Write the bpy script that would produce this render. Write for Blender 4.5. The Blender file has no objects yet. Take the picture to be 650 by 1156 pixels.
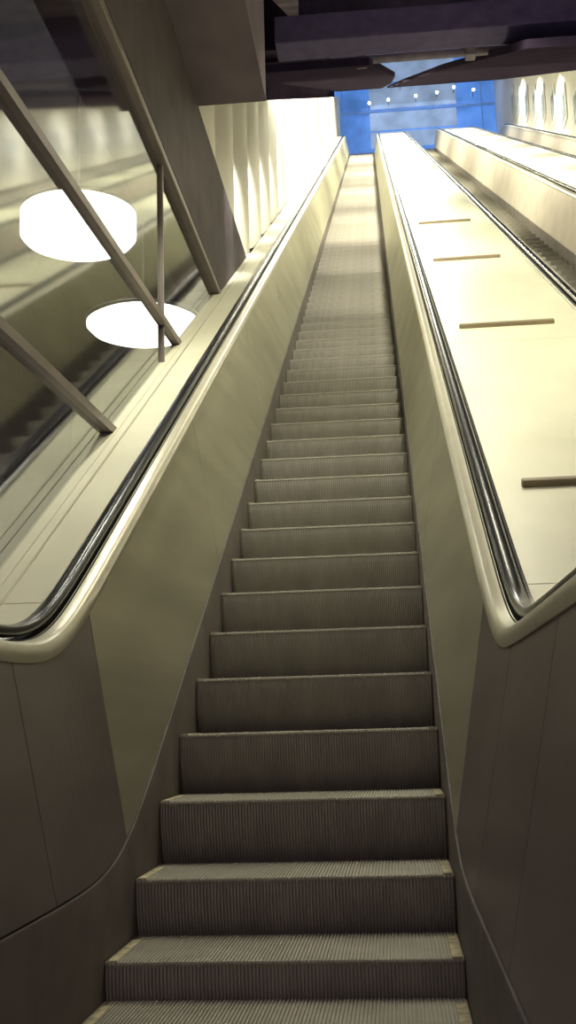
import bpy, bmesh, math, random
from mathutils import Vector, Matrix
random.seed(4)
T=math.tan(math.radians(30)); C30=math.cos(math.radians(30)); A30=math.radians(30)
YTOP=42.0
sc=bpy.context.scene
try:
    sc.view_settings.view_transform='Standard'
except Exception: pass

# ------------------------------------------------------------------ materials
def mat(name,col,rough=.5,metal=0.,emis=None,estr=0.,noise=0.,nscale=8.,stretch=(1,1,1),bump=0.,spec=.5):
    m=bpy.data.materials.new(name);m.use_nodes=True
    nt=m.node_tree;b=nt.nodes['Principled BSDF']
    b.inputs['Base Color'].default_value=(*col,1);b.inputs['Roughness'].default_value=rough
    b.inputs['Metallic'].default_value=metal;b.inputs['Specular IOR Level'].default_value=spec
    if emis: 
        b.inputs['Emission Color'].default_value=(*emis,1);b.inputs['Emission Strength'].default_value=estr
    if noise>0 or bump>0:
        tc=nt.nodes.new('ShaderNodeTexCoord');mp=nt.nodes.new('ShaderNodeMapping')
        mp.inputs['Scale'].default_value=stretch
        nz=nt.nodes.new('ShaderNodeTexNoise');nz.inputs['Scale'].default_value=nscale;nz.inputs['Detail'].default_value=5
        nt.links.new(tc.outputs['Object'],mp.inputs[0]);nt.links.new(mp.outputs[0],nz.inputs['Vector'])
        if noise>0:
            r=nt.nodes.new('ShaderNodeValToRGB')
            r.color_ramp.elements[0].position=.3;r.color_ramp.elements[1].position=.7
            r.color_ramp.elements[0].color=(*[c*(1-noise) for c in col],1)
            r.color_ramp.elements[1].color=(*[min(1,c*(1+noise)) for c in col],1)
            nt.links.new(nz.outputs['Fac'],r.inputs[0]);nt.links.new(r.outputs[0],b.inputs['Base Color'])
            if emis:
                r2=nt.nodes.new('ShaderNodeValToRGB')
                r2.color_ramp.elements[0].position=.3;r2.color_ramp.elements[1].position=.7
                r2.color_ramp.elements[0].color=(*[c*(1-noise) for c in emis],1)
                r2.color_ramp.elements[1].color=(*[min(1,c*(1+noise)) for c in emis],1)
                nt.links.new(nz.outputs['Fac'],r2.inputs[0]);nt.links.new(r2.outputs[0],b.inputs['Emission Color'])
        if bump>0:
            bp=nt.nodes.new('ShaderNodeBump');bp.inputs['Strength'].default_value=bump;bp.inputs['Distance'].default_value=.01
            nt.links.new(nz.outputs['Fac'],bp.inputs['Height']);nt.links.new(bp.outputs[0],b.inputs['Normal'])
    return m
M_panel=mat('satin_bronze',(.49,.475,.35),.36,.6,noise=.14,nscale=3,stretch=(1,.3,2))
M_npanel=mat('satin_panel_darker',(.235,.205,.19),.38,.55,noise=.15,nscale=3,stretch=(1,.5,2))  # darker, greyer tone for lower side panels, newels and deck fronts
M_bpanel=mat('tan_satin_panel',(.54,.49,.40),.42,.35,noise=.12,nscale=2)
M_skirt=mat('dark_skirt',(.12,.105,.09),.6,0,noise=.2,nscale=4,spec=.2)
M_black=mat('black_backing',(.03,.026,.026),.7,0,noise=.2,nscale=4,spec=.1)
M_lip=mat('beige_trim',(.60,.57,.43),.3,.45,noise=.05)
M_rubber=mat('black_rubber',(.008,.008,.010),.2,spec=.45)
M_guide=mat('black_guide',(.012,.012,.012),.6,spec=.1)
M_chrome=mat('chrome_edge',(.6,.6,.58),.2,.9,noise=.05)
M_deck=mat('cream_deck',(.72,.70,.53),.36,.05,noise=.09,nscale=2.0,stretch=(1,.4,1))
M_stop=mat('brown_stop',(.24,.19,.11),.5,noise=.15)
M_step=mat('step_metal',(.30,.28,.235),.6,.1,noise=.12,nscale=5,stretch=(3,1,1),spec=.3)
M_tread=mat('tread_metal',(.32,.30,.245),.6,.1,noise=.12,nscale=5,spec=.3)
M_yellow=mat('yellow_paint',(.42,.37,.22),.6,noise=.4,nscale=30)
M_floor=mat('dark_floor',(.09,.08,.08),.5,noise=.2)
M_wall=mat('cream_wall',(.66,.63,.51),.5,noise=.05,nscale=2)
M_wallr=mat('cream_wall_panel',(.82,.79,.67),.5,noise=.05,nscale=2)
M_conc=mat('painted_slab',(.075,.062,.062),.7,noise=.25,nscale=3,bump=.1,spec=.1)
M_soffit=mat('grey_soffit',(.14,.115,.135),.7,noise=.2,nscale=2,spec=.2)
M_ceil=mat('dark_ceiling',(.50,.42,.52),.8,noise=.4,nscale=1.5,spec=.1)
M_raft=mat('black_purple_raft',(.028,.021,.036),.9,noise=.25,nscale=3,spec=0)
M_beam=mat('blue_black_beam',(.075,.065,.12),.8,noise=.2,spec=.1)
M_pipe=mat('dull_purple_pipe',(.16,.14,.17),.8,noise=.2,spec=.1)
M_frame=mat('brown_steel_frame',(.17,.14,.12),.45,.4,noise=.1)
M_steel=mat('dull_steel',(.3,.3,.32),.4,.7,noise=.1)
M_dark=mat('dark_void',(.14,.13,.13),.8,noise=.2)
M_opal=mat('opal_glow',(.95,.95,.93),.4,emis=(1,.99,.95),estr=5,noise=.01)
M_spot=mat('spot_glow',(1,1,1),.4,emis=(.95,.97,1),estr=10,noise=.01)
M_blue=mat('blue_glazing',(.08,.15,.4),.3,emis=(.09,.25,.66),estr=.85,noise=.35,nscale=.7)
M_bluedk=mat('blue_frame',(.10,.2,.4),.4,emis=(.08,.16,.35),estr=.75,noise=.1)
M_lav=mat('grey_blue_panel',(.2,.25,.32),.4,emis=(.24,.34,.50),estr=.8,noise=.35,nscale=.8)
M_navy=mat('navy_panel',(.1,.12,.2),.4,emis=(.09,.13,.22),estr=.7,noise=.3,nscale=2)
M_poster=mat('poster_print',(.30,.36,.35),.5,noise=.7,nscale=5)
M_posterw=mat('poster_border',(.8,.8,.76),.4,noise=.03)
# part-mirrored glass
M_glass=bpy.data.materials.new('reflective_glass');M_glass.use_nodes=True
nt=M_glass.node_tree;nt.nodes.clear()
o=nt.nodes.new('ShaderNodeOutputMaterial');mx=nt.nodes.new('ShaderNodeMixShader')
tr=nt.nodes.new('ShaderNodeBsdfTransparent');gl=nt.nodes.new('ShaderNodeBsdfGlossy')
tr.inputs['Color'].default_value=(.78,.78,.78,1);gl.inputs['Color'].default_value=(.75,.76,.74,1);gl.inputs['Roughness'].default_value=.06
mx.inputs[0].default_value=.5
nt.links.new(tr.outputs[0],mx.inputs[1]);nt.links.new(gl.outputs[0],mx.inputs[2]);nt.links.new(mx.outputs[0],o.inputs[0])

# ------------------------------------------------------------------ helpers
COL=sc.collection
def obj(name,verts,faces,m,parent=None,smooth=False,loc=None):
    me=bpy.data.meshes.new(name);me.from_pydata([tuple(v) for v in verts],[],faces)
    bm=bmesh.new();bm.from_mesh(me);bmesh.ops.recalc_face_normals(bm,faces=bm.faces);bm.to_mesh(me);bm.free()
    me.materials.append(m)
    if smooth:
        for p in me.polygons:p.use_smooth=True
    ob=bpy.data.objects.new(name,me);COL.objects.link(ob)
    if parent:ob.parent=parent
    if loc:ob.location=loc
    return ob
def boxdata(x0,x1,y0,y1,z0,z1,V,F):
    i=len(V);V+=[(x0,y0,z0),(x1,y0,z0),(x1,y1,z0),(x0,y1,z0),(x0,y0,z1),(x1,y0,z1),(x1,y1,z1),(x0,y1,z1)]
    F+=[(i,i+3,i+2,i+1),(i+4,i+5,i+6,i+7),(i,i+1,i+5,i+4),(i+1,i+2,i+6,i+5),(i+2,i+3,i+7,i+6),(i+3,i,i+4,i+7)]
def box(name,x0,x1,y0,y1,z0,z1,m,parent=None,bev=0.):
    V=[];F=[];boxdata(x0,x1,y0,y1,z0,z1,V,F);ob=obj(name,V,F,m,parent)
    if bev:
        md=ob.modifiers.new('b','BEVEL');md.width=bev;md.segments=2
    return ob
def ibox(name,x0,x1,y0,y1,h0,h1,m,parent=None):
    """box that follows the 30 degree slope"""
    V=[];F=[];boxdata(x0,x1,y0,y1,h0,h1,V,F)
    V=[(x,y,z+T*y) for x,y,z in V];return obj(name,V,F,m,parent)
def extr(name,poly,x0,x1,m,parent=None):
    """YZ polygon extruded along X"""
    n=len(poly);V=[(x0,y,z) for y,z in poly]+[(x1,y,z) for y,z in poly]
    F=[tuple(range(n)),tuple(range(2*n-1,n-1,-1))]+[(i,(i+1)%n,n+(i+1)%n,n+i) for i in range(n)]
    return obj(name,V,F,m,parent)
def islab(name,poly,h0,h1,m):
    """XY polygon extruded vertically and laid on the slope"""
    n=len(poly);V=[(x,y,T*y+h0) for x,y in poly]+[(x,y,T*y+h1) for x,y in poly]
    F=[tuple(range(n)),tuple(range(2*n-1,n-1,-1))]+[(i,(i+1)%n,n+(i+1)%n,n+i) for i in range(n)]
    return obj(name,V,F,m)
def empty(name,loc=(0,0,0)):
    e=bpy.data.objects.new(name,None);COL.objects.link(e);e.location=loc;e.empty_display_size=.2;return e
def tag(o,label,cat,group=None):
    o['label']=label;o['category']=cat
    if group:o['group']=group
def struct(o,label=None,cat=None):
    o['kind']='structure'
    if label:o['label']=label
    if cat:o['category']=cat
    return o
def lathe(name,prof,m,parent=None,n=40):
    V=[];F=[];k=len(prof)
    for i in range(n):
        a=2*math.pi*i/n
        V+=[(r*math.cos(a),r*math.sin(a),z) for r,z in prof]
    for i in range(n):
        for j in range(k-1):
            F.append((i*k+j,((i+1)%n)*k+j,((i+1)%n)*k+j+1,i*k+j+1))
    return obj(name,V,F,m,parent,True)

def base(y,y0=-.03,kk=.125):
    u=(y-y0)/kk
    s=y0+(kk*math.log(1+math.exp(u)) if u<30 else y-y0)
    z=T*s
    zt=T*YTOP;kk=.25;u=(zt-z)/kk
    if u<30: z=zt-kk*math.log(1+math.exp(u))
    return z
def sbase(y): return base(y,.22,.16)      # skirting levels out a little higher
def ylist(a,b):
    L=[a];y=a
    while y<b-1e-6:
        st=.06 if y<1.5 else (3.0 if y<38.9 else .25)
        y=min(b,y+st);L.append(y)
    return L
def sweep(name,prof,a,b,m,parent=None,smooth=True,closed=True):
    """profile entries (x,h[,1]) ; flag 1 = follow the skirting line"""
    ys=ylist(a,b);n=len(prof);V=[];F=[]
    for y in ys:
        z=base(y);zs=sbase(y);V+=[(p[0],y,(zs if len(p)>2 else z)+p[1]) for p in prof]
    rng=n if closed else n-1
    for i in range(len(ys)-1):
        for j in range(rng):
            F.append((i*n+j,(i+1)*n+j,(i+1)*n+(j+1)%n,i*n+(j+1)%n))
    if closed:
        F.append(tuple(range(n)));F.append(tuple((len(ys)-1)*n+j for j in range(n-1,-1,-1)))
    ob=obj(name,V,F,m,parent,False)
    if smooth:
        for p in ob.data.polygons:p.use_smooth=len(p.vertices)==4
        try: ob.data.set_sharp_from_angle(angle=.6)
        except Exception: pass
    return ob

# ------------------------------------------------------------------ step meshes
SW=.505; NR=96; PIT=SW*2/NR
def ribbed(name,prof,m,inward):
    V=[];F=[]
    xs=[]
    for i in range(NR):
        x=-SW+i*PIT
        xs+=[(x,0),(x+PIT*.5,0),(x+PIT*.62,1),(x+PIT*.88,1)]
    xs.append((SW,0))
    k=len(prof)
    for x,d in xs:
        for (y,z),(dy,dz) in zip(prof,inward):
            V.append((x,y+dy*d,z+dz*d))
    for i in range(len(xs)-1):
        for j in range(k-1):
            F.append((i*k+j,(i+1)*k+j,(i+1)*k+j+1,i*k+j+1))
    me=bpy.data.meshes.new(name);me.from_pydata(V,[],F);me.materials.append(m);return me
rp=[];ri=[]
for i in range(9):
    t=i/8;z=-.018-.233*t
    rp.append((.004*(1-t)**6+.075*t**1.8,z));ri.append((.007,0))
me_riser=ribbed('step',rp,M_step,ri)
me_tread=ribbed('step_tread',[(.006,-.020),(.001,-.010),(.003,-.003),(.010,0),(.40,0)],M_tread,[(.003,0),(.003,0),(.003,-.002),(.002,-.004),(0,-.004)])
def me_box(name,bs,m):
    V=[];F=[]
    for b in bs:boxdata(*b,V,F)
    me=bpy.data.meshes.new(name);me.from_pydata(V,[],F);me.materials.append(m);return me
me_yel=[me_box('step_edge_marking',[(-.5,-.472,.004,.33,-.004,.002)],M_yellow),me_box('step_edge_marking',[(.472,.5,.004,.33,-.004,.002)],M_yellow)]
zspec={1:.07,2:.245,3:.462}
def stepz(k): 
    if k<=0:return -.035
    return zspec.get(k,T*.4*(k-1))
NST=int(YTOP/.4)+1

def plainstack(k0,k1,cx,parent):
    V=[];F=[]
    for k in range(k0,k1):
        boxdata(cx-SW,cx+SW,.4*(k-1),.4*k,stepz(k)-.25,stepz(k),V,F)
    o=obj('step_flight',V,F,M_step,parent);o['kind']='stuff';return o
RO=.045   # outward shift of the handrail group
def escalator(cx,detail,label):
    E=empty('escalator',(cx,0,0));tag(E,label,'escalator','escalators in the shaft')
    if detail:
        for k in range(-2,min(97,NST)):
            s=bpy.data.objects.new('step',me_riser);COL.objects.link(s);s.parent=E
            s.location=(0,.4*(k-1),stepz(k))
            t=bpy.data.objects.new('step_tread',me_tread);COL.objects.link(t);t.parent=s
            if k<12 and detail>1:
                for me in me_yel:
                    t=bpy.data.objects.new('step_edge_marking',me);COL.objects.link(t);t.parent=s
                    t['label']='worn yellow edge line'
        plainstack(97,NST+1,0,E)
    else: plainstack(0,NST,0,E)
    V=[];F=[];ys=[-1.2,0,1,YTOP];zz=[-.06,-.38,T-.45,T*YTOP-.45]
    for y,z in zip(ys,zz): V+=[(-.56,y,z),(.56,y,z)]
    for i in range(3):F.append((2*i,2*i+1,2*i+3,2*i+2))
    obj('truss_pan',V,F,M_black,E)
    for s in (-1,1):
        P=lambda L:[(s*(q[0]+(RO if q[1]>.5 else 0)),)+tuple(q[1:]) for q in L]
        sweep('skirt_panel',P([(.508,-.35),(.508,.145,1),(.511,.152,1),(.55,.152,1),(.55,-.35)]),-2.2,YTOP+2,M_skirt,E)
        if detail>1:
            br=[-2.2,-1.3,-.45,.32]+[2.4+2.4*i for i in range(17)]+[YTOP+2]
        else: br=[-2.2,.3,14,28,YTOP+2]
        for a,b in zip(br[:-1],br[1:]):
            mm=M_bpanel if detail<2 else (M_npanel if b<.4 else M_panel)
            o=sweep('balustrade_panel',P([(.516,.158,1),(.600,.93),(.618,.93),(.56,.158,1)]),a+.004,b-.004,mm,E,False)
            if mm is M_npanel:o['label']='darker satin side panel'
        sweep('panel_backing',P([(.565,.1),(.622,.93),(.66,.93),(.66,.1)]),-2.2,YTOP+2,M_black,E)
        sweep('handrail_trim',P([(.590,.910),(.587,.934),(.597,.957),(.612,.967),(.648,.972),(.652,.94),(.645,.910)]),-2.2,YTOP+2,M_lip,E)
        sweep('handrail_guide',P([(.64,.90),(.64,.972),(.708,.968),(.708,.90)]),-2.2,YTOP+2,M_guide,E)
        sweep('chrome_edge',P([(.708,.93),(.708,.972),(.716,.980),(.727,.976),(.729,.93)]),-2.2,YTOP+2,M_chrome,E)
        prof=[]
        for i in range(16):
            a=2*math.pi*i/16
            prof.append((s*(.677+RO+.027*math.copysign(abs(math.cos(a))**.6,math.cos(a))),.018*math.copysign(abs(math.sin(a))**.8,math.sin(a))))
        path=[];hr=1.000;zc=base(-2.2)+hr
        for i in range(13):
            a=-math.pi/2-math.pi*i/12
            path.append((-2.2+.38*math.cos(a),zc-.38+.38*math.sin(a)))
        for y in ylist(-2.15,YTOP+2): path.append((y,base(y)+hr))
        V=[];F=[];n=16
        for i,(y,z) in enumerate(path):
            a=path[max(0,i-1)];b=path[min(len(path)-1,i+1)]
            d=Vector((b[0]-a[0],b[1]-a[1])).normalized();nn=Vector((-d.y,d.x))
            V+=[(px,y+nn.x*h,z+nn.y*h) for px,h in prof]
        for i in range(len(path)-1):
            for j in range(n):F.append((i*n+j,(i+1)*n+j,(i+1)*n+(j+1)%n,i*n+(j+1)%n))
        F.append(tuple(range(n)));F.append(tuple((len(path)-1)*n+j for j in range(n)))
        obj('handrail',V,F,M_rubber,E,True)
        poly=[(-2.2,zc-.76)]
        for i in range(13):
            a=-math.pi/2-math.pi*i/12;poly.append((-2.2+.35*math.cos(a),zc-.38+.35*math.sin(a)))
        poly+=[(-2.2,zc-.03)]
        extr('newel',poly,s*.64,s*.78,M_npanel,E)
    box('comb_plate',-.51,.51,-2.4,-1.2,-.06,-.03,M_steel,E)
    return E
escalator(0,2,'long steep metal escalator with ribbed steps and black handrails')
escalator(2.48,1,'parallel escalator beside the wide cream deck')
escalator(5.2,0,'escalator running alongside the poster wall')

# ------------------------------------------------------------------ decks between escalators
def deck(x0,x1,label,stops=None,grooves=(),smax=11):
    E=empty('escalator_deck',((x0+x1)/2,0,0));tag(E,label,'deck','decks between the escalators')
    cx=(x0+x1)/2
    br=[-2.0,.3]+[3.6+3.6*i for i in range(11)]+[YTOP+2]
    for a,b in zip(br[:-1],br[1:]):
        sweep('deck_panel',[(x0-cx,.90),(x0-cx,.955),(x1-cx,.955),(x1-cx,.90)],a+.003,b-.003,M_deck,E,False)
    for g in grooves:
        sweep('deck_strip',[(g-cx-.005,.95),(g-cx-.005,.960),(g-cx+.005,.960),(g-cx+.005,.95)],-2.0,YTOP+2,M_lip,E,False)
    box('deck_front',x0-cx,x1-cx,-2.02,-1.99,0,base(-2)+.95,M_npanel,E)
    if stops:
        a,b=stops;y=1.15
        while y<smax:
            z=base(y)+.955
            V=[];F=[];boxdata(a-cx,b-cx,-.02,.02,-.01,.03,V,F)
            o=obj('deck_stop',V,F,M_stop,E);o.location=(0,y,z);o.rotation_euler=(A30,0,0)
            md=o.modifiers.new('b','BEVEL');md.width=.008;md.segments=2
            y+=2.87
    return E
deck(.776,1.704,'wide cream sloping deck with short brown cross bars',stops=(.88,1.50))
deck(3.256,4.424,'cream sloping deck between two escalators')
deck(-.978,-.776,'narrow cream sloping deck below the glass partition',grooves=(-.93,))
deck(5.976,6.24,'narrow cream sloping deck below the poster wall')

# ------------------------------------------------------------------ glass partition
G=empty('glass_partition',(-1.03,0,0));tag(G,'tall reflective glass partition in brown steel frames','partition')
def dk(y): return base(y)+.955
sweep('partition_sill',[(-.012,.90),(-.012,.953),(.048,.953),(.048,.90)],-2.0,8.2,M_deck,G,False)
ml={'a':lambda y:.90,'b':lambda y:2.16+.025*(y-.5),'c':lambda y:3.10+.055*(y-.5),'d':lambda y:4.36}
keys=['a','b','c','d']
posts=[-2.6,.35,3.55]
def pane(y0,y1,f0,f1):
    N=24;top=[];bot=[]
    for i in range(N+1):
        y=y0+(y1-y0)*i/N;b=max(f0(y),dk(y)-.003);t=f1(y)
        if t-b>1e-3: top.append((y,t));bot.append((y,b))
    if len(top)<2:return
    o=top+bot[::-1]
    obj('glass_pane',[(0,y,z) for y,z in o],[tuple(range(len(o)))],M_glass,G)
for k0,k1 in zip(keys[:-1],keys[1:]):
    e=posts+[6.4]
    for y0,y1 in zip(e[:-1],e[1:]):pane(y0,y1,ml[k0],ml[k1])
def mull(fz,y1,t=.022):
    V=[]
    for x in (-.02,.035):
        for y in (-2.6,y1):
            for dz in (-t,t):V.append((x,y,fz(y)+dz))
    F=[(0,1,3,2),(4,6,7,5),(0,2,6,4),(1,5,7,3),(0,4,5,1),(2,3,7,6)]
    obj('mullion',V,F,M_frame,G)
mull(ml['b'],2.3);mull(ml['c'],4.08,.024)
for y,z0 in ((-2.6,.9),(.35,dk(.35)),(3.55,dk(3.55))):
    box('post',-.02,.02,y-.013,y+.013,z0-.02,4.36,M_frame,G,.004)
box('top_rail',-.03,.05,-2.6,5.98,4.34,4.40,M_frame,G,.006)

# ------------------------------------------------------------------ structure
struct(extr('trim_1',[(-3.5,4.42),(-3.5,5.52),(7.95,5.52),(6.0,4.42)],-1.35,-.985,M_conc),'deep brown horizontal slab edge above the glass','beam')
struct(box('ceiling_bulkhead',-1.35,-.45,-3.5,4.9,5.525,7.6,M_soffit),'flat grey soffit beside the slab edge','ceiling').name='ceiling.002'
V=[];F=[];y=4.6;per=1.25;NS=12
while y<46:
    i0=len(V)
    for i in range(NS+1):
        t=i/NS;yy=y+per*t;x=-1.09+.09*math.cos(2*math.pi*t)
        zb=max(5.5,T*yy+.85) if yy<YTOP else T*YTOP
        zt=T*yy+2.72;zb=min(zb,zt-.001)
        V+=[(x,yy,zb),(x,yy,zt)]
    for i in range(NS):F.append((i0+2*i,i0+2*i+2,i0+2*i+3,i0+2*i+1))
    y+=per
wl=obj('wall_left',V,F,M_wall,None,True);struct(wl,'bright cream wall with soft vertical folds','wall')
wr=ibox('wall_right',6.25,6.35,-4,47,-1,5.0,M_wallr);struct(wr,'cream wall hung with posters','wall')
struct(ibox('wall_upper',-1.35,-1.22,4.9,47,2.74,5.0,M_raft))
fl=box('floor',-1.4,6.35,-7,.5,-.16,-.06,M_floor);struct(fl,'dark landing floor','floor')
struct(box('floor_upper',-1.4,6.35,YTOP+1.2,50,T*YTOP-.4,T*YTOP-.02,M_floor))
struct(ibox('ceiling',-1.35,6.35,-4,50,4.6,4.8,M_ceil),'dark purple sloping ceiling','ceiling')
o=islab('ceiling_raft',[(-.98,6.3),(.37,6.3),(.80,14),(.96,24),(.98,44),(-.98,44)],2.98,3.06,M_raft);tag(o,'near black purple suspended ceiling raft','ceiling panel','suspended ceiling rafts')
o=islab('ceiling_raft',[(1.6,5.0),(6.2,5.0),(6.2,44),(1.22,44),(1.24,24),(1.36,11)],2.98,3.06,M_raft);tag(o,'wide near black suspended ceiling raft','ceiling panel','suspended ceiling rafts')
for y,z,h in ((6.0,6.62,.26),(9.5,9.15,.3),(14,11.9,.3)):
    o=box('ceiling_beam',-.45,6.25,y-.15,y+.15,z,z+h,M_beam,None,.01);tag(o,'blue black steel box beam across the shaft','beam','ceiling beams')
for y,z in ((7.0,7.10),(7.5,7.55)):
    V=[];F=[];n=12
    for x in (-.98,6.25):
        for i in range(n):
            a=2*math.pi*i/n;V.append((x,y+.04*math.cos(a),z+.04*math.sin(a)))
    F=[(i,(i+1)%n,n+(i+1)%n,n+i) for i in range(n)]
    o=obj('ceiling_pipe',V,F,M_pipe,None,True);tag(o,'dull purple service pipe below the ceiling','pipe','service pipes')
    for x in (.3,1.35,2.5,3.7):
        c=box('pipe_clamp',x-.05,x+.05,y-.06,y+.06,z-.06,z+.14,M_pipe,o,.008)

# room behind the glass
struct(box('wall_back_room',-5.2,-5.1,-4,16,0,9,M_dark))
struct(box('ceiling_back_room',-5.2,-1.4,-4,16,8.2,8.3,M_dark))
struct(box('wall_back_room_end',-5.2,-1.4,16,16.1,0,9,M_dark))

def lamp(x,y,z,h,w,label,prof):
    E=empty('pendant_lamp',(x,y,z));tag(E,label,'lamp','pendant lamps behind the glass')
    lathe('lamp_shade',[(a*w,b*h) for a,b in prof],M_opal,E)
    lathe('lamp_rim',[(w*1.0,h*.40),(w*1.02,h*.44),(w*1.0,h*.48)],M_steel,E)
    lathe('stem',[(.012,h*.5),(.012,8.2-z)],M_steel,E,10)
    return E
lamp(-2.6,7.3,5.66,.40,.575,'large glowing white drum pendant lamp with rounded base',[(.002,.5),(.97,.5),(1,.46),(1,-.16),(.93,-.28),(.7,-.42),(.35,-.48),(.002,-.5)])
lamp(-2.31,9.0,5.20,.27,.64,'shallow glowing white bowl pendant lamp',[(.002,.5),(.5,.5),(.85,.45),(1,.25),(1,.12),(.9,-.12),(.7,-.3),(.4,-.45),(.002,-.5)])

# ------------------------------------------------------------------ posters on right wall
for i in range(22):
    y=1.0+1.9*i
    E=empty('poster',(6.24,y,T*y+1.85));tag(E,'small framed poster on the cream wall','poster','posters along the wall')
    box('poster_frame',-.03,.0,-.42,.42,-.56,.56,M_posterw,E,.005)
    box('poster_sheet',-.034,-.028,-.28,.28,-.42,.42,M_poster,E)

# ------------------------------------------------------------------ upper hall
Z0=T*YTOP
struct(box('wall_end',-1.4,6.35,48.0,48.1,Z0-.5,Z0+9,M_blue),'blue lit glazed end wall','wall')
S=empty('window_frame_grid',(2.5,47.9,Z0));tag(S,'blue steel glazing grid of the upper hall','window frame')
for x in [-3.4+2.2*i for i in range(4)]: box('glazing_bar',x-.03,x+.03,-.05,.05,0,9,M_bluedk,S)
for z in [5.2,6.6]: box('glazing_transom',-3.8,3.8,-.06,.06,z-.05,z+.05,M_bluedk,S)
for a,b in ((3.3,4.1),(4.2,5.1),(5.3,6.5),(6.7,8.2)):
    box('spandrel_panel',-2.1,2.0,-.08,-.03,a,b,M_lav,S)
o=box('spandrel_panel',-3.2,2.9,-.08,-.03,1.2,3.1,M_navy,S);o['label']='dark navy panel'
for x,z in ((.4,29.6),(1.3,29.7),(1.9,30.5),(2.6,29.8),(3.6,29.9),(4.4,30.1),(3.2,31.0),(5.3,29.9)):
    E=empty('wall_spotlight',(x,47.3,z));tag(E,'small bright white spotlight','light','hall spotlights')
    lathe('spotlight_lens',[(.001,-.06),(.05,-.05),(.07,0),(.05,.05),(.001,.06)],M_spot,E,16)
    box('spotlight_bracket',-.02,.02,.05,.65,-.02,.02,M_steel,E)

# ------------------------------------------------------------------ lights
def area(x,y,H,w,l,e,col,tilt=0):
    L=bpy.data.lights.new('strip_light','AREA');L.shape='RECTANGLE';L.size=w;L.size_y=l/C30;L.energy=e;L.color=col
    o=bpy.data.objects.new('strip_light',L);COL.objects.link(o)
    o.location=(x,y,T*y+H);o.rotation_euler=Matrix.Rotation(A30,4,'X').to_euler() if not tilt else (Matrix.Rotation(A30,4,'X')@Matrix.Rotation(tilt,4,'Y')).to_euler()
    return o
def spot(x,y,z,d,e,col,size,blend,rad=.03):
    L=bpy.data.lights.new('spot_light','SPOT');L.energy=e;L.color=col;L.spot_size=size;L.spot_blend=blend;L.shadow_soft_size=rad
    o=bpy.data.objects.new('spot_light',L);COL.objects.link(o);o.location=(x,y,z)
    o.rotation_euler=Vector(d).to_track_quat('-Z','Y').to_euler()
W=(1,.97,.74)
for yy in (1.9,3.2,4.5): spot(1.0,yy,T*yy+3.6,(0,.5,-1),165,W,2.6,.8,.12)
for yy in (7.0,9.4): spot(1.03,yy,T*yy+3.0,(0,.5,-1),250,W,2.6,.8,.08)
for i,y in enumerate((15,22,29,36)):
    l=6.5
    k=(1.8,2.1,2.4,2.4)[i]
    area(1.08,y,3.0,.2,l*.5,l*32*k,W)
    area(-.9,y,2.86,.06,l,l*18,(1,.95,.80),-.35)
# downlights over the far decks and the poster wall
y=2.0
while y<42:
    spot(3.85,y,T*y+2.94,(0,.4,-1),560,W,2.3,.8)
    spot(5.75,y,T*y+2.94,(.35,.3,-1),380,(1,.97,.88),2.3,.8)
    y+=4.0
# wall washers
y=6.475
while y<42:
    spot(-.62,y,T*y+2.92,(-.42,.1,-1.1),400 if y<24 else 560,(1,.98,.90),.62,1.0)
    y+=1.25 if y<24 else 2.5
# added spots, no real lamps, brighten the risers up the slope
for y,e in ((3.6,330),(6.2,560),(9.0,850),(12,1000),(15,1100),(18,1100),(21,1100),(24,1100),(27,1100),(30,1100),(33,1100),(36,1000)):
    spot(1.05,y,T*y+2.9,(-1.0,4.2,-2.2+4.2*T),e,(1,.96,.82),.95,1.0,.06)
for yy in (-.3,1.2,2.7): spot(-.72,yy,4.2,(0.05,.2,-1),75,(1,.98,.84),2.2,.8,.10)
# added fill spot without a fitting, lifts the ceiling and the box beam
spot(2.2,1.5,3.6,(-.2,5.2,3.9),130,(.86,.74,1),1.5,1.0,.3)
L=bpy.data.lights.new('hall','AREA');L.size=5;L.energy=100;L.color=(.5,.65,1)
o=bpy.data.objects.new('hall_light',L);COL.objects.link(o);o.location=(2.5,45.5,Z0+5.5)
L=bpy.data.lights.new('landing','AREA');L.size=2.5;L.energy=92;L.color=(1,.82,.87)  # unseen fill added behind the camera to lift the near steps
o=bpy.data.objects.new('landing_fill',L);COL.objects.link(o);o.location=(.6,-4.8,3.4);o.rotation_euler=(math.radians(50),0,0)
w=bpy.data.worlds.new('world');sc.world=w;w.use_nodes=True
w.node_tree.nodes['Background'].inputs[0].default_value=(.58,.46,.60,1);w.node_tree.nodes['Background'].inputs[1].default_value=.30

# ------------------------------------------------------------------ camera
cx,cy,cz,yaw,pitch,roll,f=.3427,-3.4073,.7118,.0855,.1826,.0282,1310.3
fw=Vector((-math.sin(yaw)*math.cos(pitch),math.cos(yaw)*math.cos(pitch),math.sin(pitch)))
r0=Vector((math.cos(yaw),math.sin(yaw),0));u0=r0.cross(fw)
r=r0*math.cos(roll)-u0*math.sin(roll);u=r0*math.sin(roll)+u0*math.cos(roll)
cam=bpy.data.cameras.new('camera');cam.sensor_fit='VERTICAL';cam.sensor_height=24;cam.lens=24*f/1156;cam.clip_start=.05;cam.clip_end=300
co=bpy.data.objects.new('camera',cam);COL.objects.link(co)
co.matrix_world=Matrix(((r.x,u.x,-fw.x,cx),(r.y,u.y,-fw.y,cy),(r.z,u.z,-fw.z,cz),(0,0,0,1)))
sc.camera=co
